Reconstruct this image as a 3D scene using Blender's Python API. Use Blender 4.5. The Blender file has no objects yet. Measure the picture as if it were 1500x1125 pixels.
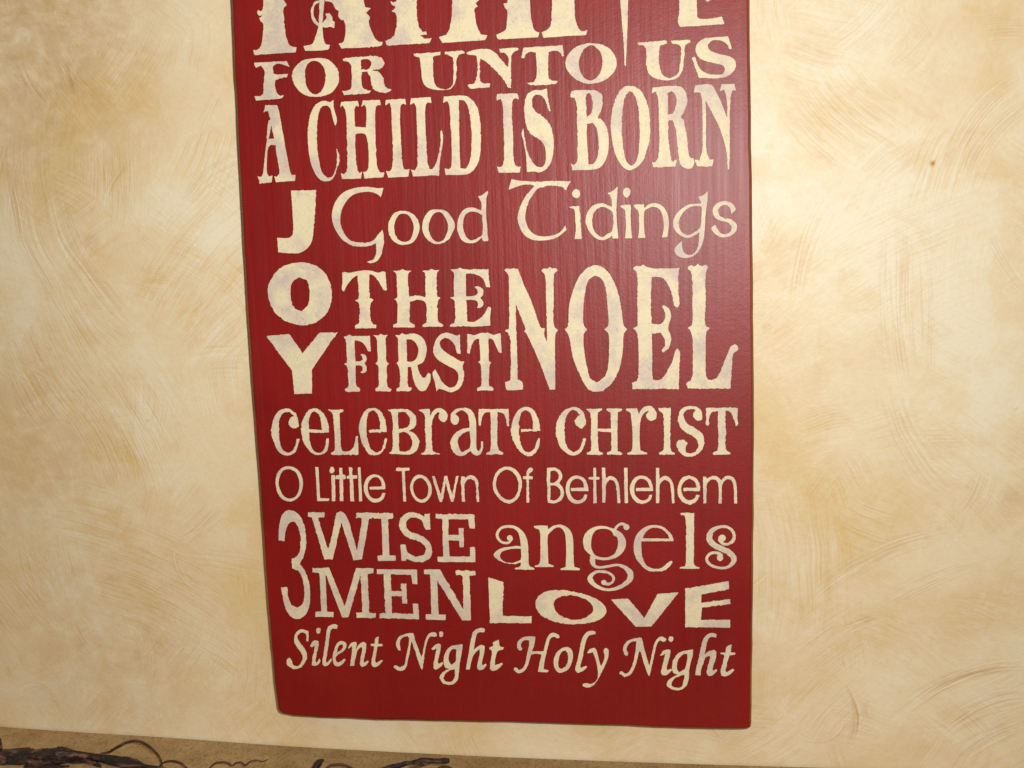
import bpy, math, random
import numpy as np
from mathutils import Matrix, Vector
random.seed(7)
scene = bpy.context.scene
col = scene.collection

# ------------------------------------------------------------------ camera
F_PX, CX, CY = 1669.72, 750.0, 562.5
R = np.array([[0.9881194, 0.00804283, 0.15347757],
              [0.15051624, 0.15119731, -0.97697709],
              [-0.03106306, 0.98847088, 0.14819042]])
CAM = np.array([0.0, -0.709, 1.5])
cam_data = bpy.data.cameras.new('camera')
cam = bpy.data.objects.new('camera', cam_data)
col.objects.link(cam)
M4 = Matrix([list(R[0]) + [CAM[0]], list(R[1]) + [CAM[1]], list(R[2]) + [CAM[2]], [0, 0, 0, 1]])
cam.matrix_world = M4
cam_data.sensor_width = 36.0
cam_data.lens = F_PX / 1500.0 * 36.0
cam_data.clip_start = 0.02
cam_data.clip_end = 50
scene.camera = cam

# ------------------------------------------------------------------ light
world = bpy.data.worlds.new('World')
scene.world = world
world.use_nodes = True
wb = world.node_tree.nodes['Background']
# a dim room: a pale ceiling overhead, darkness behind the photographer and below
_wt = world.node_tree
_tc = _wt.nodes.new('ShaderNodeTexCoord')
_sp = _wt.nodes.new('ShaderNodeSeparateXYZ')
_mr = _wt.nodes.new('ShaderNodeMapRange')
_mr.inputs[1].default_value, _mr.inputs[2].default_value = 0.15, 0.75
_mr.inputs[3].default_value, _mr.inputs[4].default_value = 0.05, 0.6
_wt.links.new(_tc.outputs['Generated'], _sp.inputs[0])
_wt.links.new(_sp.outputs[2], _mr.inputs[0])
_wt.links.new(_mr.outputs[0], wb.inputs[1])
wb.inputs[0].default_value = (1.0, 0.82, 0.58, 1)

def area(name, loc, target, size, power, color):
    l = bpy.data.lights.new(name, 'AREA')
    l.shape = 'DISK'
    l.size = size
    l.energy = power
    l.color = color
    o = bpy.data.objects.new(name, l)
    col.objects.link(o)
    o.location = loc
    o.rotation_euler = (Vector(target) - Vector(loc)).to_track_quat('-Z', 'Y').to_euler()
    return o
# the camera's own flash, a little right of and above the lens
area('flash_lamp', (0.052, -0.715, 1.536), (-0.17, 0, 1.575), 0.022, 3.55, (1.0, 0.965, 0.91)).data.spread = math.radians(145)

scene.view_settings.view_transform = 'Standard'
scene.view_settings.look = 'None'
scene.view_settings.exposure = 0.0
scene.view_settings.gamma = 1.0
scene.view_settings.use_curve_mapping = False

# ------------------------------------------------------------------ helpers
def ray(px, py):
    v = np.array([px - CX, -(py - CY), -F_PX], float)
    return R @ v
def on_wall(px, py, y=0.0):
    "point of the plane Y = y seen at a pixel of the photograph"
    d = ray(px, py)
    return CAM + d * ((y - CAM[1]) / d[1])
def many_on(px, py, y):
    v = np.stack([px - CX, -(py - CY), np.full(len(px), -F_PX)], 1) @ R.T
    return CAM + v * ((y - CAM[1]) / v[:, 1])[:, None]

def mesh_obj(name, verts, faces, mats, parent=None, smooth=False, mat_idx=None):
    me = bpy.data.meshes.new(name)
    me.from_pydata([tuple(map(float, v)) for v in verts], [], faces)
    for m in (mats if isinstance(mats, (list, tuple)) else [mats]):
        me.materials.append(m)
    if mat_idx is not None:
        me.polygons.foreach_set('material_index', mat_idx)
    if smooth:
        me.polygons.foreach_set('use_smooth', [True] * len(me.polygons))
    me.update()
    o = bpy.data.objects.new(name, me)
    col.objects.link(o)
    if parent:
        o.parent = parent
    return o

def tag(o, label=None, cat=None, kind=None, group=None):
    if label: o['label'] = label
    if cat: o['category'] = cat
    if kind: o['kind'] = kind
    if group: o['group'] = group
    return o

def value_noise(shape, cell, rng):
    h, w = shape
    g = rng.uniform(-1, 1, (int(h / cell) + 3, int(w / cell) + 3))
    yy, xx = np.arange(h) / cell, np.arange(w) / cell
    yi, xi = yy.astype(int), xx.astype(int)
    fy, fx = yy - yi, xx - xi
    fy, fx = fy * fy * (3 - 2 * fy), fx * fx * (3 - 2 * fx)
    a = g[yi][:, xi]; b = g[yi][:, xi + 1]; c = g[yi + 1][:, xi]; d = g[yi + 1][:, xi + 1]
    return (a * (1 - fx) + b * fx) * (1 - fy)[:, None] + (c * (1 - fx) + d * fx) * fy[:, None]

# ------------------------------------------------------------------ node helper
class NT:
    def __init__(s, name):
        s.m = bpy.data.materials.new(name)
        s.m.use_nodes = True
        s.t = s.m.node_tree
        s.t.nodes.clear()
        s.out = s.t.nodes.new('ShaderNodeOutputMaterial')
        s.b = s.t.nodes.new('ShaderNodeBsdfPrincipled')
        s.t.links.new(s.b.outputs[0], s.out.inputs[0])
    def put(s, sock, v):
        if hasattr(v, 'is_output') or isinstance(v, bpy.types.NodeSocket):
            s.t.links.new(v, sock)
        else:
            if isinstance(v, (tuple, list)) and len(v) == 3 and sock.type == 'RGBA':
                v = tuple(v) + (1,)
            sock.default_value = v
    def node(s, typ, ins=None, **attrs):
        n = s.t.nodes.new(typ)
        for k, v in attrs.items():
            setattr(n, k, v)
        for k, v in (ins or {}).items():
            s.put(n.inputs[k], v)
        return n
    def math(s, op, a, b=0.0, c=None, clamp=False):
        n = s.node('ShaderNodeMath', {0: a, 1: b}, operation=op, use_clamp=clamp)
        if c is not None: s.put(n.inputs[2], c)
        return n.outputs[0]
    def vmath(s, op, a, b=(0, 0, 0), out=0):
        return s.node('ShaderNodeVectorMath', {0: a, 1: b}, operation=op).outputs[out]
    def vscale(s, a, f):
        n = s.node('ShaderNodeVectorMath', {0: a}, operation='SCALE')
        s.put(n.inputs['Scale'], f)
        return n.outputs[0]
    def coords(s):
        return s.node('ShaderNodeTexCoord').outputs['Object']
    def noise(s, vec, scale=1.0, detail=2.0, rough=0.5, dist=0.0):
        n = s.node('ShaderNodeTexNoise', {'Vector': vec, 'Scale': scale, 'Detail': detail, 'Roughness': rough, 'Distortion': dist})
        return n.outputs[0], n.outputs[1]
    def step(s, v, lo, hi, a=0.0, b=1.0, mode='SMOOTHSTEP'):
        n = s.node('ShaderNodeMapRange', {0: v, 1: lo, 2: hi, 3: a, 4: b}, interpolation_type=mode)
        return n.outputs[0]
    def mix(s, f, a, b, blend='MIX'):
        n = s.node('ShaderNodeMix', data_type='RGBA', blend_type=blend)
        s.put(n.inputs[0], f); s.put(n.inputs[6], a); s.put(n.inputs[7], b)
        return n.outputs[2]
    def comb(s, x, y, z=0.0):
        return s.node('ShaderNodeCombineXYZ', {0: x, 1: y, 2: z}).outputs[0]
    def sep(s, v):
        return s.node('ShaderNodeSeparateXYZ', {0: v}).outputs
    def bump(s, h, strength, dist):
        return s.node('ShaderNodeBump', {'Height': h, 'Strength': strength, 'Distance': dist}).outputs[0]

# ------------------------------------------------------------------ wall: brushed glaze
def wall_material():
    n = NT('glazed_plaster')
    sx, sy, sz = n.sep(n.coords())
    P = n.comb(sx, sz, 0.0)                     # wall plane, metres
    wob = n.noise(P, 9.0, 3.0, 0.55)[1]
    wob2 = n.noise(P, 60.0, 2.0, 0.5)[1]
    half = (0.5, 0.5, 0.5)
    Pw = n.vmath('ADD', P, n.vscale(n.vmath('SUBTRACT', wob, half), 0.055))
    Pw = n.vmath('ADD', Pw, n.vscale(n.vmath('SUBTRACT', wob2, half), 0.006))
    Pf = n.vmath('ADD', P, n.vscale(n.vmath('SUBTRACT', wob, half), 0.012))
    cloud = n.noise(n.vmath('ADD', Pw, (3.1, 7.7, 0)), 6.5, 4.0, 0.6)[0]
    cloud2 = n.noise(n.vmath('ADD', Pw, (9.3, 1.2, 0)), 17.0, 4.0, 0.62)[0]
    glaze = n.math('ADD', n.math('MULTIPLY', n.step(cloud, 0.38, 0.66), 0.34), n.math('MULTIPLY', n.step(cloud2, 0.42, 0.66), 0.32))
    height = n.math('MULTIPLY', cloud2, 0.3)
    # overlapping brush patches: every patch a fan of arcs round a centre of its own
    for k, (scale, rad, f_r, amp, gain) in enumerate(((9.0, 0.16, 760.0, 0.34, 0.75), (15.0, 0.11, 950.0, 0.32, 0.8), (26.0, 0.07, 1200.0, 0.28, 0.8))):
        Pk = n.vmath('ADD', Pw, (1.37 * k + 0.4, 2.11 * k, 0))
        vor = n.node('ShaderNodeTexVoronoi', {'Vector': Pk, 'Scale': scale, 'Randomness': 1.0}, voronoi_dimensions='2D')
        ccol, cpos, cdist = vor.outputs['Color'], vor.outputs['Position'], vor.outputs['Distance']
        loc = n.vmath('SUBTRACT', n.vmath('ADD', Pf, (1.37 * k + 0.4, 2.11 * k, 0)), cpos)
        off = n.vscale(n.vmath('NORMALIZE', n.vmath('MULTIPLY', n.vmath('SUBTRACT', ccol, half), (1, 1, 0))), 1.35 * rad)
        q = n.vmath('SUBTRACT', loc, off)
        q = n.vmath('MULTIPLY', q, (1, 1, 0))
        r = n.vmath('LENGTH', q, out=1)
        qx, qy, qz = n.sep(q)
        th = n.math('ARCTAN2', qy, qx)
        cr, cg, cb = n.sep(ccol)
        sv = n.comb(n.math('MULTIPLY', r, f_r), n.math('MULTIPLY', th, n.math('MULTIPLY', 26.0, r)), n.math('MULTIPLY', cb, 71.0))
        st = n.noise(sv, 1.0, 3.0, 0.62)[0]
        sv2 = n.comb(n.math('MULTIPLY', r, f_r * 0.16), n.math('MULTIPLY', th, n.math('MULTIPLY', 14.0, r)), n.math('MULTIPLY', cb, 37.0))
        st2 = n.noise(sv2, 1.0, 2.0, 0.6)[0]
        m = n.step(cdist, 0.18, 0.62, 1.0, 0.0)
        gate = n.math('MULTIPLY', m, n.step(cb, 0.30, 0.9, 0.22, 1.0))
        sig = n.math('ADD', n.math('SUBTRACT', n.step(st, 0.46, 0.70), n.step(st, 0.44, 0.26, 0.05, 0.75)), n.math('MULTIPLY', n.math('SUBTRACT', st2, 0.47), 1.6))
        sig = n.math('MULTIPLY', n.math('MULTIPLY', sig, gate), amp * 1.0)
        glaze = n.math('ADD', glaze, sig)
        height = n.math('ADD', height, n.math('MULTIPLY', sig, -0.7))
    # the strokes that stand out on this wall, kept where they are as pigment on the surface (see below)
    sc = n.node('ShaderNodeAttribute', attribute_name='stroke').outputs['Vector']
    s_amt = n.node('ShaderNodeAttribute', attribute_name='stroke_amount').outputs['Fac']
    s_dirt = n.node('ShaderNodeAttribute', attribute_name='stain').outputs['Fac']
    sn = n.noise(sc, 1.0, 3.0, 0.6)[0]
    dark = n.math('MULTIPLY', n.step(sn, 0.44, 0.66), n.math('MULTIPLY', s_amt, 0.95))
    hair = n.math('MULTIPLY', n.step(sn, 0.46, 0.32), n.math('MULTIPLY', s_amt, -0.9))
    glaze = n.math('ADD', glaze, hair)
    height = n.math('ADD', height, n.math('MULTIPLY', dark, -0.12))
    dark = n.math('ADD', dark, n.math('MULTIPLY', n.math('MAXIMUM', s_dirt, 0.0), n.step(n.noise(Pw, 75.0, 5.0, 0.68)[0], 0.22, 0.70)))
    mott = n.noise(Pw, 260.0, 3.0, 0.6)[0]
    grain = n.noise(P, 900.0, 2.0, 0.5)[0]
    glaze = n.math('ADD', glaze, n.math('MULTIPLY', n.math('SUBTRACT', mott, 0.5), 0.50))
    glaze = n.math('ADD', glaze, n.math('MULTIPLY', n.math('SUBTRACT', grain, 0.5), 0.18))
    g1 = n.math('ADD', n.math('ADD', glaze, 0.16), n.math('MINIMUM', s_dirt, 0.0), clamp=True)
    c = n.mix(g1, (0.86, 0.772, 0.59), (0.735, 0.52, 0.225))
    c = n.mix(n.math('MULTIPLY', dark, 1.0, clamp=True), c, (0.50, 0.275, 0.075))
    n.put(n.b.inputs['Base Color'], c)
    n.put(n.b.inputs['Roughness'], n.step(glaze, 0.0, 1.0, 0.45, 0.58))
    n.b.inputs['Specular IOR Level'].default_value = 0.28
    height = n.math('ADD', height, n.math('MULTIPLY', n.noise(P, 420.0, 3.0, 0.6)[0], 0.55))
    n.put(n.b.inputs['Normal'], n.bump(height, 0.6, 0.0007))
    return n.m

STROKES = [  # three pixels the stroke runs through, width in pixels, strength, streak frequency, relief
    ((12, 165), (33, 345), (128, 525), 26, 0.55, 520, -0.5),
    ((38, 190), (62, 370), (150, 520), 40, 0.28, 420, -0.3),
    ((78, 150), (92, 340), (185, 490), 60, 0.34, 330, -0.3),
    ((125, 140), (85, 230), (98, 350), 34, 0.22, 400, -0.2),
    ((30, 105), (45, 135), (66, 158), 34, 0.45, 420, -0.3),
    ((88, 95), (96, 120), (104, 142), 34, 0.45, 420, -0.3),
    ((182, 245), (163, 275), (153, 310), 13, 0.55, 300, -0.2),
    ((322, 125), (300, 165), (285, 200), 20, 0.25, 400, -0.2),
    ((345, 240), (300, 272), (265, 310), 50, 0.25, 420, -0.3),
    ((1404, 240), (1438, 165), (1500, 118), 44, 0.34, 420, -0.3),
    ((1425, 262), (1455, 195), (1510, 150), 40, 0.28, 420, -0.3),
    ((1318, 345), (1311, 450), (1326, 560), 60, 0.28, 420, -0.3),
    ((1345, 350), (1348, 450), (1350, 560), 40, 0.20, 420, -0.3),
    ((1450, 350), (1472, 395), (1505, 432), 22, 0.35, 420, -0.4),
    ((1440, 40), (1475, 35), (1510, 34), 34, 0.28, 420, -0.3),
    ((1220, 70), (1265, 30), (1300, -10), 60, 0.22, 420, -0.3),
    ((1160, 440), (1185, 350), (1222, 285), 40, 0.22, 420, -0.3),
    ((1184, 884), (1275, 815), (1402, 774), 36, 0.36, 520, -0.4),
    ((1285, 890), (1350, 855), (1440, 822), 30, 0.26, 420, -0.4),
    ((1312, 1050), (1382, 1007), (1500, 981), 26, 0.62, 420, -0.4),
    ((1385, 1070), (1444, 1038), (1505, 1028), 40, 0.42, 380, -0.4),
    ((1400, 1110), (1450, 1080), (1505, 1062), 40, 0.34, 420, -0.4),
    ((1241, 1010), (1252, 1052), (1246, 1084), 14, 0.75, 260, -0.3),
    ((1262, 1028), (1268, 1050), (1262, 1072), 12, 0.5, 300, -0.3),
    ((1170, 1070), (1205, 1085), (1230, 1050), 14, 0.42, 300, -0.3),
    ((1098, 862), (1115, 850), (1128, 838), 16, 0.5, 420, -0.3),
    ((1235, 925), (1262, 915), (1285, 902), 22, 0.45, 300, -0.3),
    ((1440, 690), (1430, 720), (1415, 745), 46, 0.30, 300, -0.2),
    ((1300, 560), (1330, 640), (1390, 710), 70, 0.20, 420, -0.3),
    ((104, 912), (120, 938), (136, 956), 22, 0.45, 380, -0.3),
    ((268, 784), (292, 764), (320, 742), 44, 0.36, 420, -0.4),
    ((275, 812), (320, 818), (385, 830), 50, 0.22, 380, -0.3),
    ((265, 800), (270, 840), (310, 862), 22, 0.28, 420, -0.3),
    ((20, 540), (50, 580), (75, 620), 40, 0.25, 420, -0.3),
    ((40, 700), (80, 702), (120, 700), 12, 0.35, 300, -0.3),
    ((30, 1020), (60, 1010), (80, 1030), 18, 0.3, 420, -0.3),
    ((200, 905), (215, 950), (215, 1010), 50, 0.18, 420, -0.3),
]
SMUDGES = [(136, 362, 17, 0.62), (215, 616, 3.5, 0.5), (1367, 239, 4, 1.6), (1367, 240, 9, 0.3),
           (1315, 243, 10, 0.22), (1487, 600, 3, 0.4), (60, 640, 20, 0.2), (130, 945, 12, 0.2), (250, 716, 10, 0.2),
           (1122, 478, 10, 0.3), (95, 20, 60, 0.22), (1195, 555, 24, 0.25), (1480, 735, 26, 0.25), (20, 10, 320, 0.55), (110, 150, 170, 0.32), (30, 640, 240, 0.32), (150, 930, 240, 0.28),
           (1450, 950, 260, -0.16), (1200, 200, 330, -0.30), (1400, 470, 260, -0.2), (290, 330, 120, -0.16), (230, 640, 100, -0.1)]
WALL_MAT = wall_material()

# wall and ledge ------------------------------------------------------------
GX0, GX1, GZ0, GZ1, GSTEP = -0.56, 0.30, 1.06, 1.72, 0.0013
gnx, gnz = int((GX1 - GX0) / GSTEP) + 1, int((GZ1 - GZ0) / GSTEP) + 1
gx, gz = np.meshgrid(np.linspace(GX0, GX1, gnx), np.linspace(GZ0, GZ1, gnz))
best, second = np.zeros(gx.shape), np.zeros(gx.shape)
coord = np.zeros(gx.shape + (3,))
wrng = np.random.default_rng(11)
wx = value_noise(gx.shape, 60, wrng) * 0.004 + value_noise(gx.shape, 22, wrng) * 0.0016
wz = value_noise(gx.shape, 60, wrng) * 0.004 + value_noise(gx.shape, 22, wrng) * 0.0016
def ss(v, lo, hi):
    t = np.clip((v - lo) / (hi - lo), 0, 1)
    return t * t * (3 - 2 * t)
for k, (p0, p1, p2, w, strength, fr, lift) in enumerate(STROKES):
    a, b, c = [np.array(on_wall(*p))[[0, 2]] for p in (p0, p1, p2)]
    d = 2 * (a[0] * (b[1] - c[1]) + b[0] * (c[1] - a[1]) + c[0] * (a[1] - b[1]))
    if abs(d) < 1e-9: d = 1e-9
    cen = np.array([((a @ a) * (b[1] - c[1]) + (b @ b) * (c[1] - a[1]) + (c @ c) * (a[1] - b[1])) / d,
                    ((a @ a) * (c[0] - b[0]) + (b @ b) * (a[0] - c[0]) + (c @ c) * (b[0] - a[0])) / d])
    rad = np.linalg.norm(a - cen)
    mid = b - cen
    base = math.atan2(mid[1], mid[0])
    def ang(vx, vz):
        return (np.arctan2(vz, vx) - base + math.pi) % (2 * math.pi) - math.pi
    t0, t1 = sorted((float(ang(*(a - cen))), float(ang(*(c - cen)))))
    qx, qz = gx - cen[0] + wx, gz - cen[1] + wz
    r, th = np.hypot(qx, qz), ang(qx, qz)
    wm = w / 2400.0
    fe = 0.35 * (t1 - t0)
    amt = (1 - ss(np.abs(r - rad), wm * 0.15, wm * 0.65)) * ss(th, t0 - fe * 0.4, t0 + fe) * (1 - ss(th, t1 - fe, t1 + fe * 0.4)) * strength
    win = amt > best
    second = np.where(win, best, np.maximum(second, amt))
    best = np.where(win, amt, best)
    coord[win] = np.stack([(r - rad) * fr * 2.1, th * rad * 22.0, np.full(r.shape, 7.3 * k)], -1)[win]
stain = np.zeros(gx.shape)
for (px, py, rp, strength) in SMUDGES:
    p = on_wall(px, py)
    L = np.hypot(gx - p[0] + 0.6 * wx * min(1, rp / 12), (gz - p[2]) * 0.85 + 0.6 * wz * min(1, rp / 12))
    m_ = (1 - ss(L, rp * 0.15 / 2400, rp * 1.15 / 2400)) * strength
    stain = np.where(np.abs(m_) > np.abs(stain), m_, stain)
nv = gnx * gnz
V = [(x, 0.0, z) for x, z in zip(gx.ravel().tolist(), gz.ravel().tolist())]
Fc = []
for j in range(gnz - 1):
    o_ = j * gnx
    Fc += [(o_ + i, o_ + i + 1, o_ + gnx + i + 1, o_ + gnx + i) for i in range(gnx - 1)]
WX0, WX1, WZ0, WZ1 = -1.3, 1.1, 0.6, 2.4
V += [(WX0, 0, WZ0), (WX1, 0, WZ0), (WX1, 0, WZ1), (WX0, 0, WZ1), (WX0, 0.12, WZ0), (WX1, 0.12, WZ0), (WX1, 0.12, WZ1), (WX0, 0.12, WZ1)]
c00, c10, c11, c01 = 0, gnx - 1, nv - 1, nv - gnx
A, B, C_, D, E_, F_, G_, H_ = range(nv, nv + 8)
Fc += [(A, B, c10, c00), (B, C_, c11, c10), (C_, D, c01, c11), (D, A, c00, c01),
       (F_, E_, H_, G_), (A, E_, F_, B), (D, C_, G_, H_), (A, D, H_, E_), (B, F_, G_, C_)]
wall = mesh_obj('wall', V, Fc, WALL_MAT)
pad = lambda q: np.concatenate([q.reshape(nv, -1), np.zeros((8, q.reshape(nv, -1).shape[1]))]).astype(np.float32).ravel()
wall.data.attributes.new('stroke', 'FLOAT_VECTOR', 'POINT').data.foreach_set('vector', pad(coord))
wall.data.attributes.new('stroke_amount', 'FLOAT', 'POINT').data.foreach_set('value', pad(best - second))
wall.data.attributes.new('stain', 'FLOAT', 'POINT').data.foreach_set('value', pad(stain))
tag(wall, kind='structure')

def ledge_material():
    n = NT('ledge_stone')
    P = n.coords()
    a = n.noise(P, 45.0, 4.0, 0.6)[0]
    b = n.noise(n.vmath('MULTIPLY', P, (1.0, 0.5, 1.0)), 640.0, 4.0, 0.65)[0]
    c = n.noise(n.vmath('ADD', P, (4, 2, 1)), 800.0, 2.0, 0.6)[0]
    base = n.mix(n.step(a, 0.3, 0.7), (0.31, 0.20, 0.085), (0.44, 0.30, 0.135))
    base = n.mix(n.math('MULTIPLY', n.step(b, 0.48, 0.64), 0.55), base, (0.14, 0.075, 0.034))
    base = n.mix(n.math('MULTIPLY', n.step(c, 0.55, 0.75), 0.4), base, (0.66, 0.50, 0.30))
    n.put(n.b.inputs['Base Color'], base)
    n.b.inputs['Roughness'].default_value = 0.7
    n.put(n.b.inputs['Normal'], n.bump(b, 0.4, 0.0006))
    return n.m
LEDGE_PX = [(-60, 1057.5), (0, 1063), (130, 1072), (263, 1079), (400, 1090.5), (545, 1098), (700, 1106), (900, 1113.5), (1100, 1120), (1240, 1123.5), (1400, 1130), (1560, 1138)]
lw = np.array([on_wall(*p) for p in LEDGE_PX])
lx = [-1.25] + list(lw[:, 0]) + [1.0]
lz = [lw[0, 2]] + list(lw[:, 2]) + [lw[-1, 2]]
LX = np.linspace(-1.25, 1.0, 130)
LZ = np.interp(LX, lx, lz)
for _ in range(6):
    LZ[1:-1] = (LZ[:-2] + 2 * LZ[1:-1] + LZ[2:]) / 4
def ledge_z(x): return float(np.interp(x, LX, LZ))
prof = [(-0.0013, -0.006), (-0.0013, -0.0004), (-0.0018, 0.0), (-0.10, 0.0), (-0.176, 0.0), (-0.179, -0.001), (-0.18, -0.004), (-0.18, -0.046), (-0.176, -0.05), (-0.0013, -0.05)]
V, Fc = [], []
for i in range(len(LX)):
    for (y, dz) in prof:
        V.append((LX[i], y, LZ[i] + dz))
m = len(prof)
for i in range(len(LX) - 1):
    for j in range(m - 1):
        Fc.append((i * m + j, i * m + j + 1, (i + 1) * m + j + 1, (i + 1) * m + j))
Fc += [tuple(range(m))[::-1], tuple((len(LX) - 1) * m + j for j in range(m))]
ledge = mesh_obj('ledge', V, Fc, ledge_material())
tag(ledge, kind='structure')

# ------------------------------------------------------------------ sign board
T_FRONT = -0.019
def board_material(name, edge=False):
    n = NT(name)
    P = n.coords()
    sx, sy, sz = n.sep(P)
    wav = n.noise(n.comb(n.math('MULTIPLY', sx, 8.0), 0.0, n.math('MULTIPLY', sz, 3.0)), 1.0, 2.0)[0]
    gx = n.math('ADD', sx, n.math('MULTIPLY', n.math('SUBTRACT', wav, 0.5), 0.012))
    g1 = n.noise(n.comb(n.math('MULTIPLY', gx, 250.0), 0.0, n.math('MULTIPLY', sz, 7.0)), 1.0, 2.0, 0.5)[0]
    g2 = n.noise(n.comb(n.math('MULTIPLY', gx, 800.0), 0.0, n.math('MULTIPLY', sz, 30.0)), 1.0, 2.0, 0.6)[0]
    g3 = n.noise(n.comb(n.math('MULTIPLY', gx, 90.0), 3.0, n.math('MULTIPLY', sz, 3.0)), 1.0, 2.0, 0.6)[0]
    cl = n.noise(P, 14.0, 4.0, 0.6)[0]
    fine = n.noise(P, 700.0, 2.0, 0.6)[0]
    if edge:
        c = n.mix(n.step(cl, 0.35, 0.65), (0.15, 0.045, 0.012), (0.26, 0.11, 0.03))
    else:
        c = n.mix(n.step(cl, 0.3, 0.7), (0.20, 0.0042, 0.003), (0.245, 0.0064, 0.005))
        c = n.mix(n.math('MULTIPLY', n.step(g1, 0.5, 0.75), 0.30), c, (0.18, 0.008, 0.007))
        c = n.mix(n.math('MULTIPLY', n.step(fine, 0.45, 0.8), 0.22), c, (0.29, 0.016, 0.012))
    if not edge:
        for (qx, qy, rp) in ((1010.3, 312, 2.6), (1010.6, 331.5, 2.4), (1087, 329, 2.0), (795, 316.5, 2.2), (1022, 1010, 2.0), (888, 1022, 2.2), (560, 690, 1.6)):
            w = on_wall(qx, qy, -0.019)
            L = n.vmath('LENGTH', n.vmath('SUBTRACT', n.comb(sx, 0.0, sz), (float(w[0]), 0.0, float(w[2]))), out=1)
            c = n.mix(n.step(L, 0.3 * rp / 2400, 1.2 * rp / 2400, 0.7, 0.0), c, (0.055, 0.004, 0.004))
    n.put(n.b.inputs['Base Color'], c)
    rr = n.math('ADD', 0.42, n.math('MULTIPLY', n.math('SUBTRACT', g1, 0.5), 0.14))
    rr = n.math('ADD', rr, n.math('MULTIPLY', n.math('SUBTRACT', g3, 0.5), 0.08))
    n.put(n.b.inputs['Roughness'], rr)
    n.b.inputs['Specular IOR Level'].default_value = 0.37
    h = n.math('ADD', n.math('MULTIPLY', g1, 0.7), n.math('MULTIPLY', g2, 0.25))
    h = n.math('ADD', h, n.math('MULTIPLY', fine, 0.25))
    h = n.math('ADD', h, n.math('MULTIPLY', n.noise(P, 200.0, 2.0)[0], 0.25))
    n.put(n.b.inputs['Normal'], n.bump(h, 0.4, 0.0006))
    return n.m
RED, EDGE = board_material('red_paint'), board_material('sanded_edge', True)

left = [(338.6, 0), (342.6, 100), (348.6, 220), (354.5, 340), (364.0, 500), (371.5, 600), (381, 730), (391, 880), (401.6, 1000), (405.2, 1030)]
corner_l = [(406.3, 1038), (408.8, 1043.2), (414, 1046)]
bottom = [(430, 1049.6), (470, 1051.8), (510, 1053.2), (525, 1054.2), (552, 1055.4), (580, 1055.2), (650, 1056.8), (750, 1058.8), (850, 1062), (950, 1065.6), (1040, 1068.6), (1082, 1068.4)]
corner_r = [(1093, 1068.2), (1098.2, 1067.4), (1100.6, 1065), (1101.2, 1060)]
right = [(1102.2, 960), (1103.8, 800), (1104.4, 650), (1104.2, 540), (1103.2, 400), (1101.8, 260), (1099.6, 120), (1098, 0)]
out = []
for p in left + corner_l + bottom + corner_r + right:
    w = on_wall(p[0], p[1], T_FRONT)
    out.append((w[0], w[2]))
top_z = out[0][1] + 0.235
xl, xr = out[0][0], out[-1][0]
out += [(xr + 0.0003, top_z - 0.006), (xr - 0.0005, top_z - 0.002), (xr - 0.005, top_z), (xl + 0.005, top_z), (xl + 0.0008, top_z - 0.002), (xl, top_z - 0.006)]
# subdivide the outline and roughen it a little, as a sawn and sanded edge is
pts = np.array(out)
dense = []
for i in range(len(pts)):
    a, b = pts[i], pts[(i + 1) % len(pts)]
    k = max(1, int(np.linalg.norm(b - a) / 0.006))
    for j in range(k):
        dense.append(a + (b - a) * j / k)
dense = np.array(dense)
rng = np.random.default_rng(3)
nxt, prv = np.roll(dense, -1, 0), np.roll(dense, 1, 0)
tan = nxt - prv
tan /= np.linalg.norm(tan, axis=1)[:, None]
nor = np.stack([-tan[:, 1], tan[:, 0]], 1)      # inward for a counter clockwise outline (x right, z up)
jit = rng.normal(0, 1, len(dense))
jit = (jit + np.roll(jit, 1) + np.roll(jit, -1)) / 3 * 0.00018
dense = dense + nor * jit[:, None]
bev = 0.0018
rings = [(-0.0006, 0.0), (T_FRONT + bev, 0.0)]
for k in range(1, 5):
    t = k / 4 * math.pi / 2
    rings.append((T_FRONT + bev * (1 - math.sin(t)), bev * (1 - math.cos(t))))
V, Fc, MI = [], [], []
N = len(dense)
for (y, ins) in rings:
    for i in range(N):
        p = dense[i] + nor[i] * ins
        V.append((p[0], y, p[1]))
for r_ in range(len(rings) - 1):
    for i in range(N):
        j = (i + 1) % N
        Fc.append((r_ * N + i, r_ * N + j, (r_ + 1) * N + j, (r_ + 1) * N + i))
        MI.append(1 if r_ < 4 else 0)
Fc.append(tuple((len(rings) - 1) * N + i for i in range(N))); MI.append(0)
Fc.append(tuple(range(N))[::-1]); MI.append(1)
cx_ = (xl + xr) / 2
sign = bpy.data.objects.new('wooden_sign', None)
sign.location = (0, 0, 0)
sign.empty_display_size = 0.05
col.objects.link(sign)
tag(sign, 'tall dark red wooden board painted with rows of cream Christmas words', 'sign')
mesh_obj('board', V, Fc, [RED, EDGE], sign, mat_idx=MI)

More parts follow.
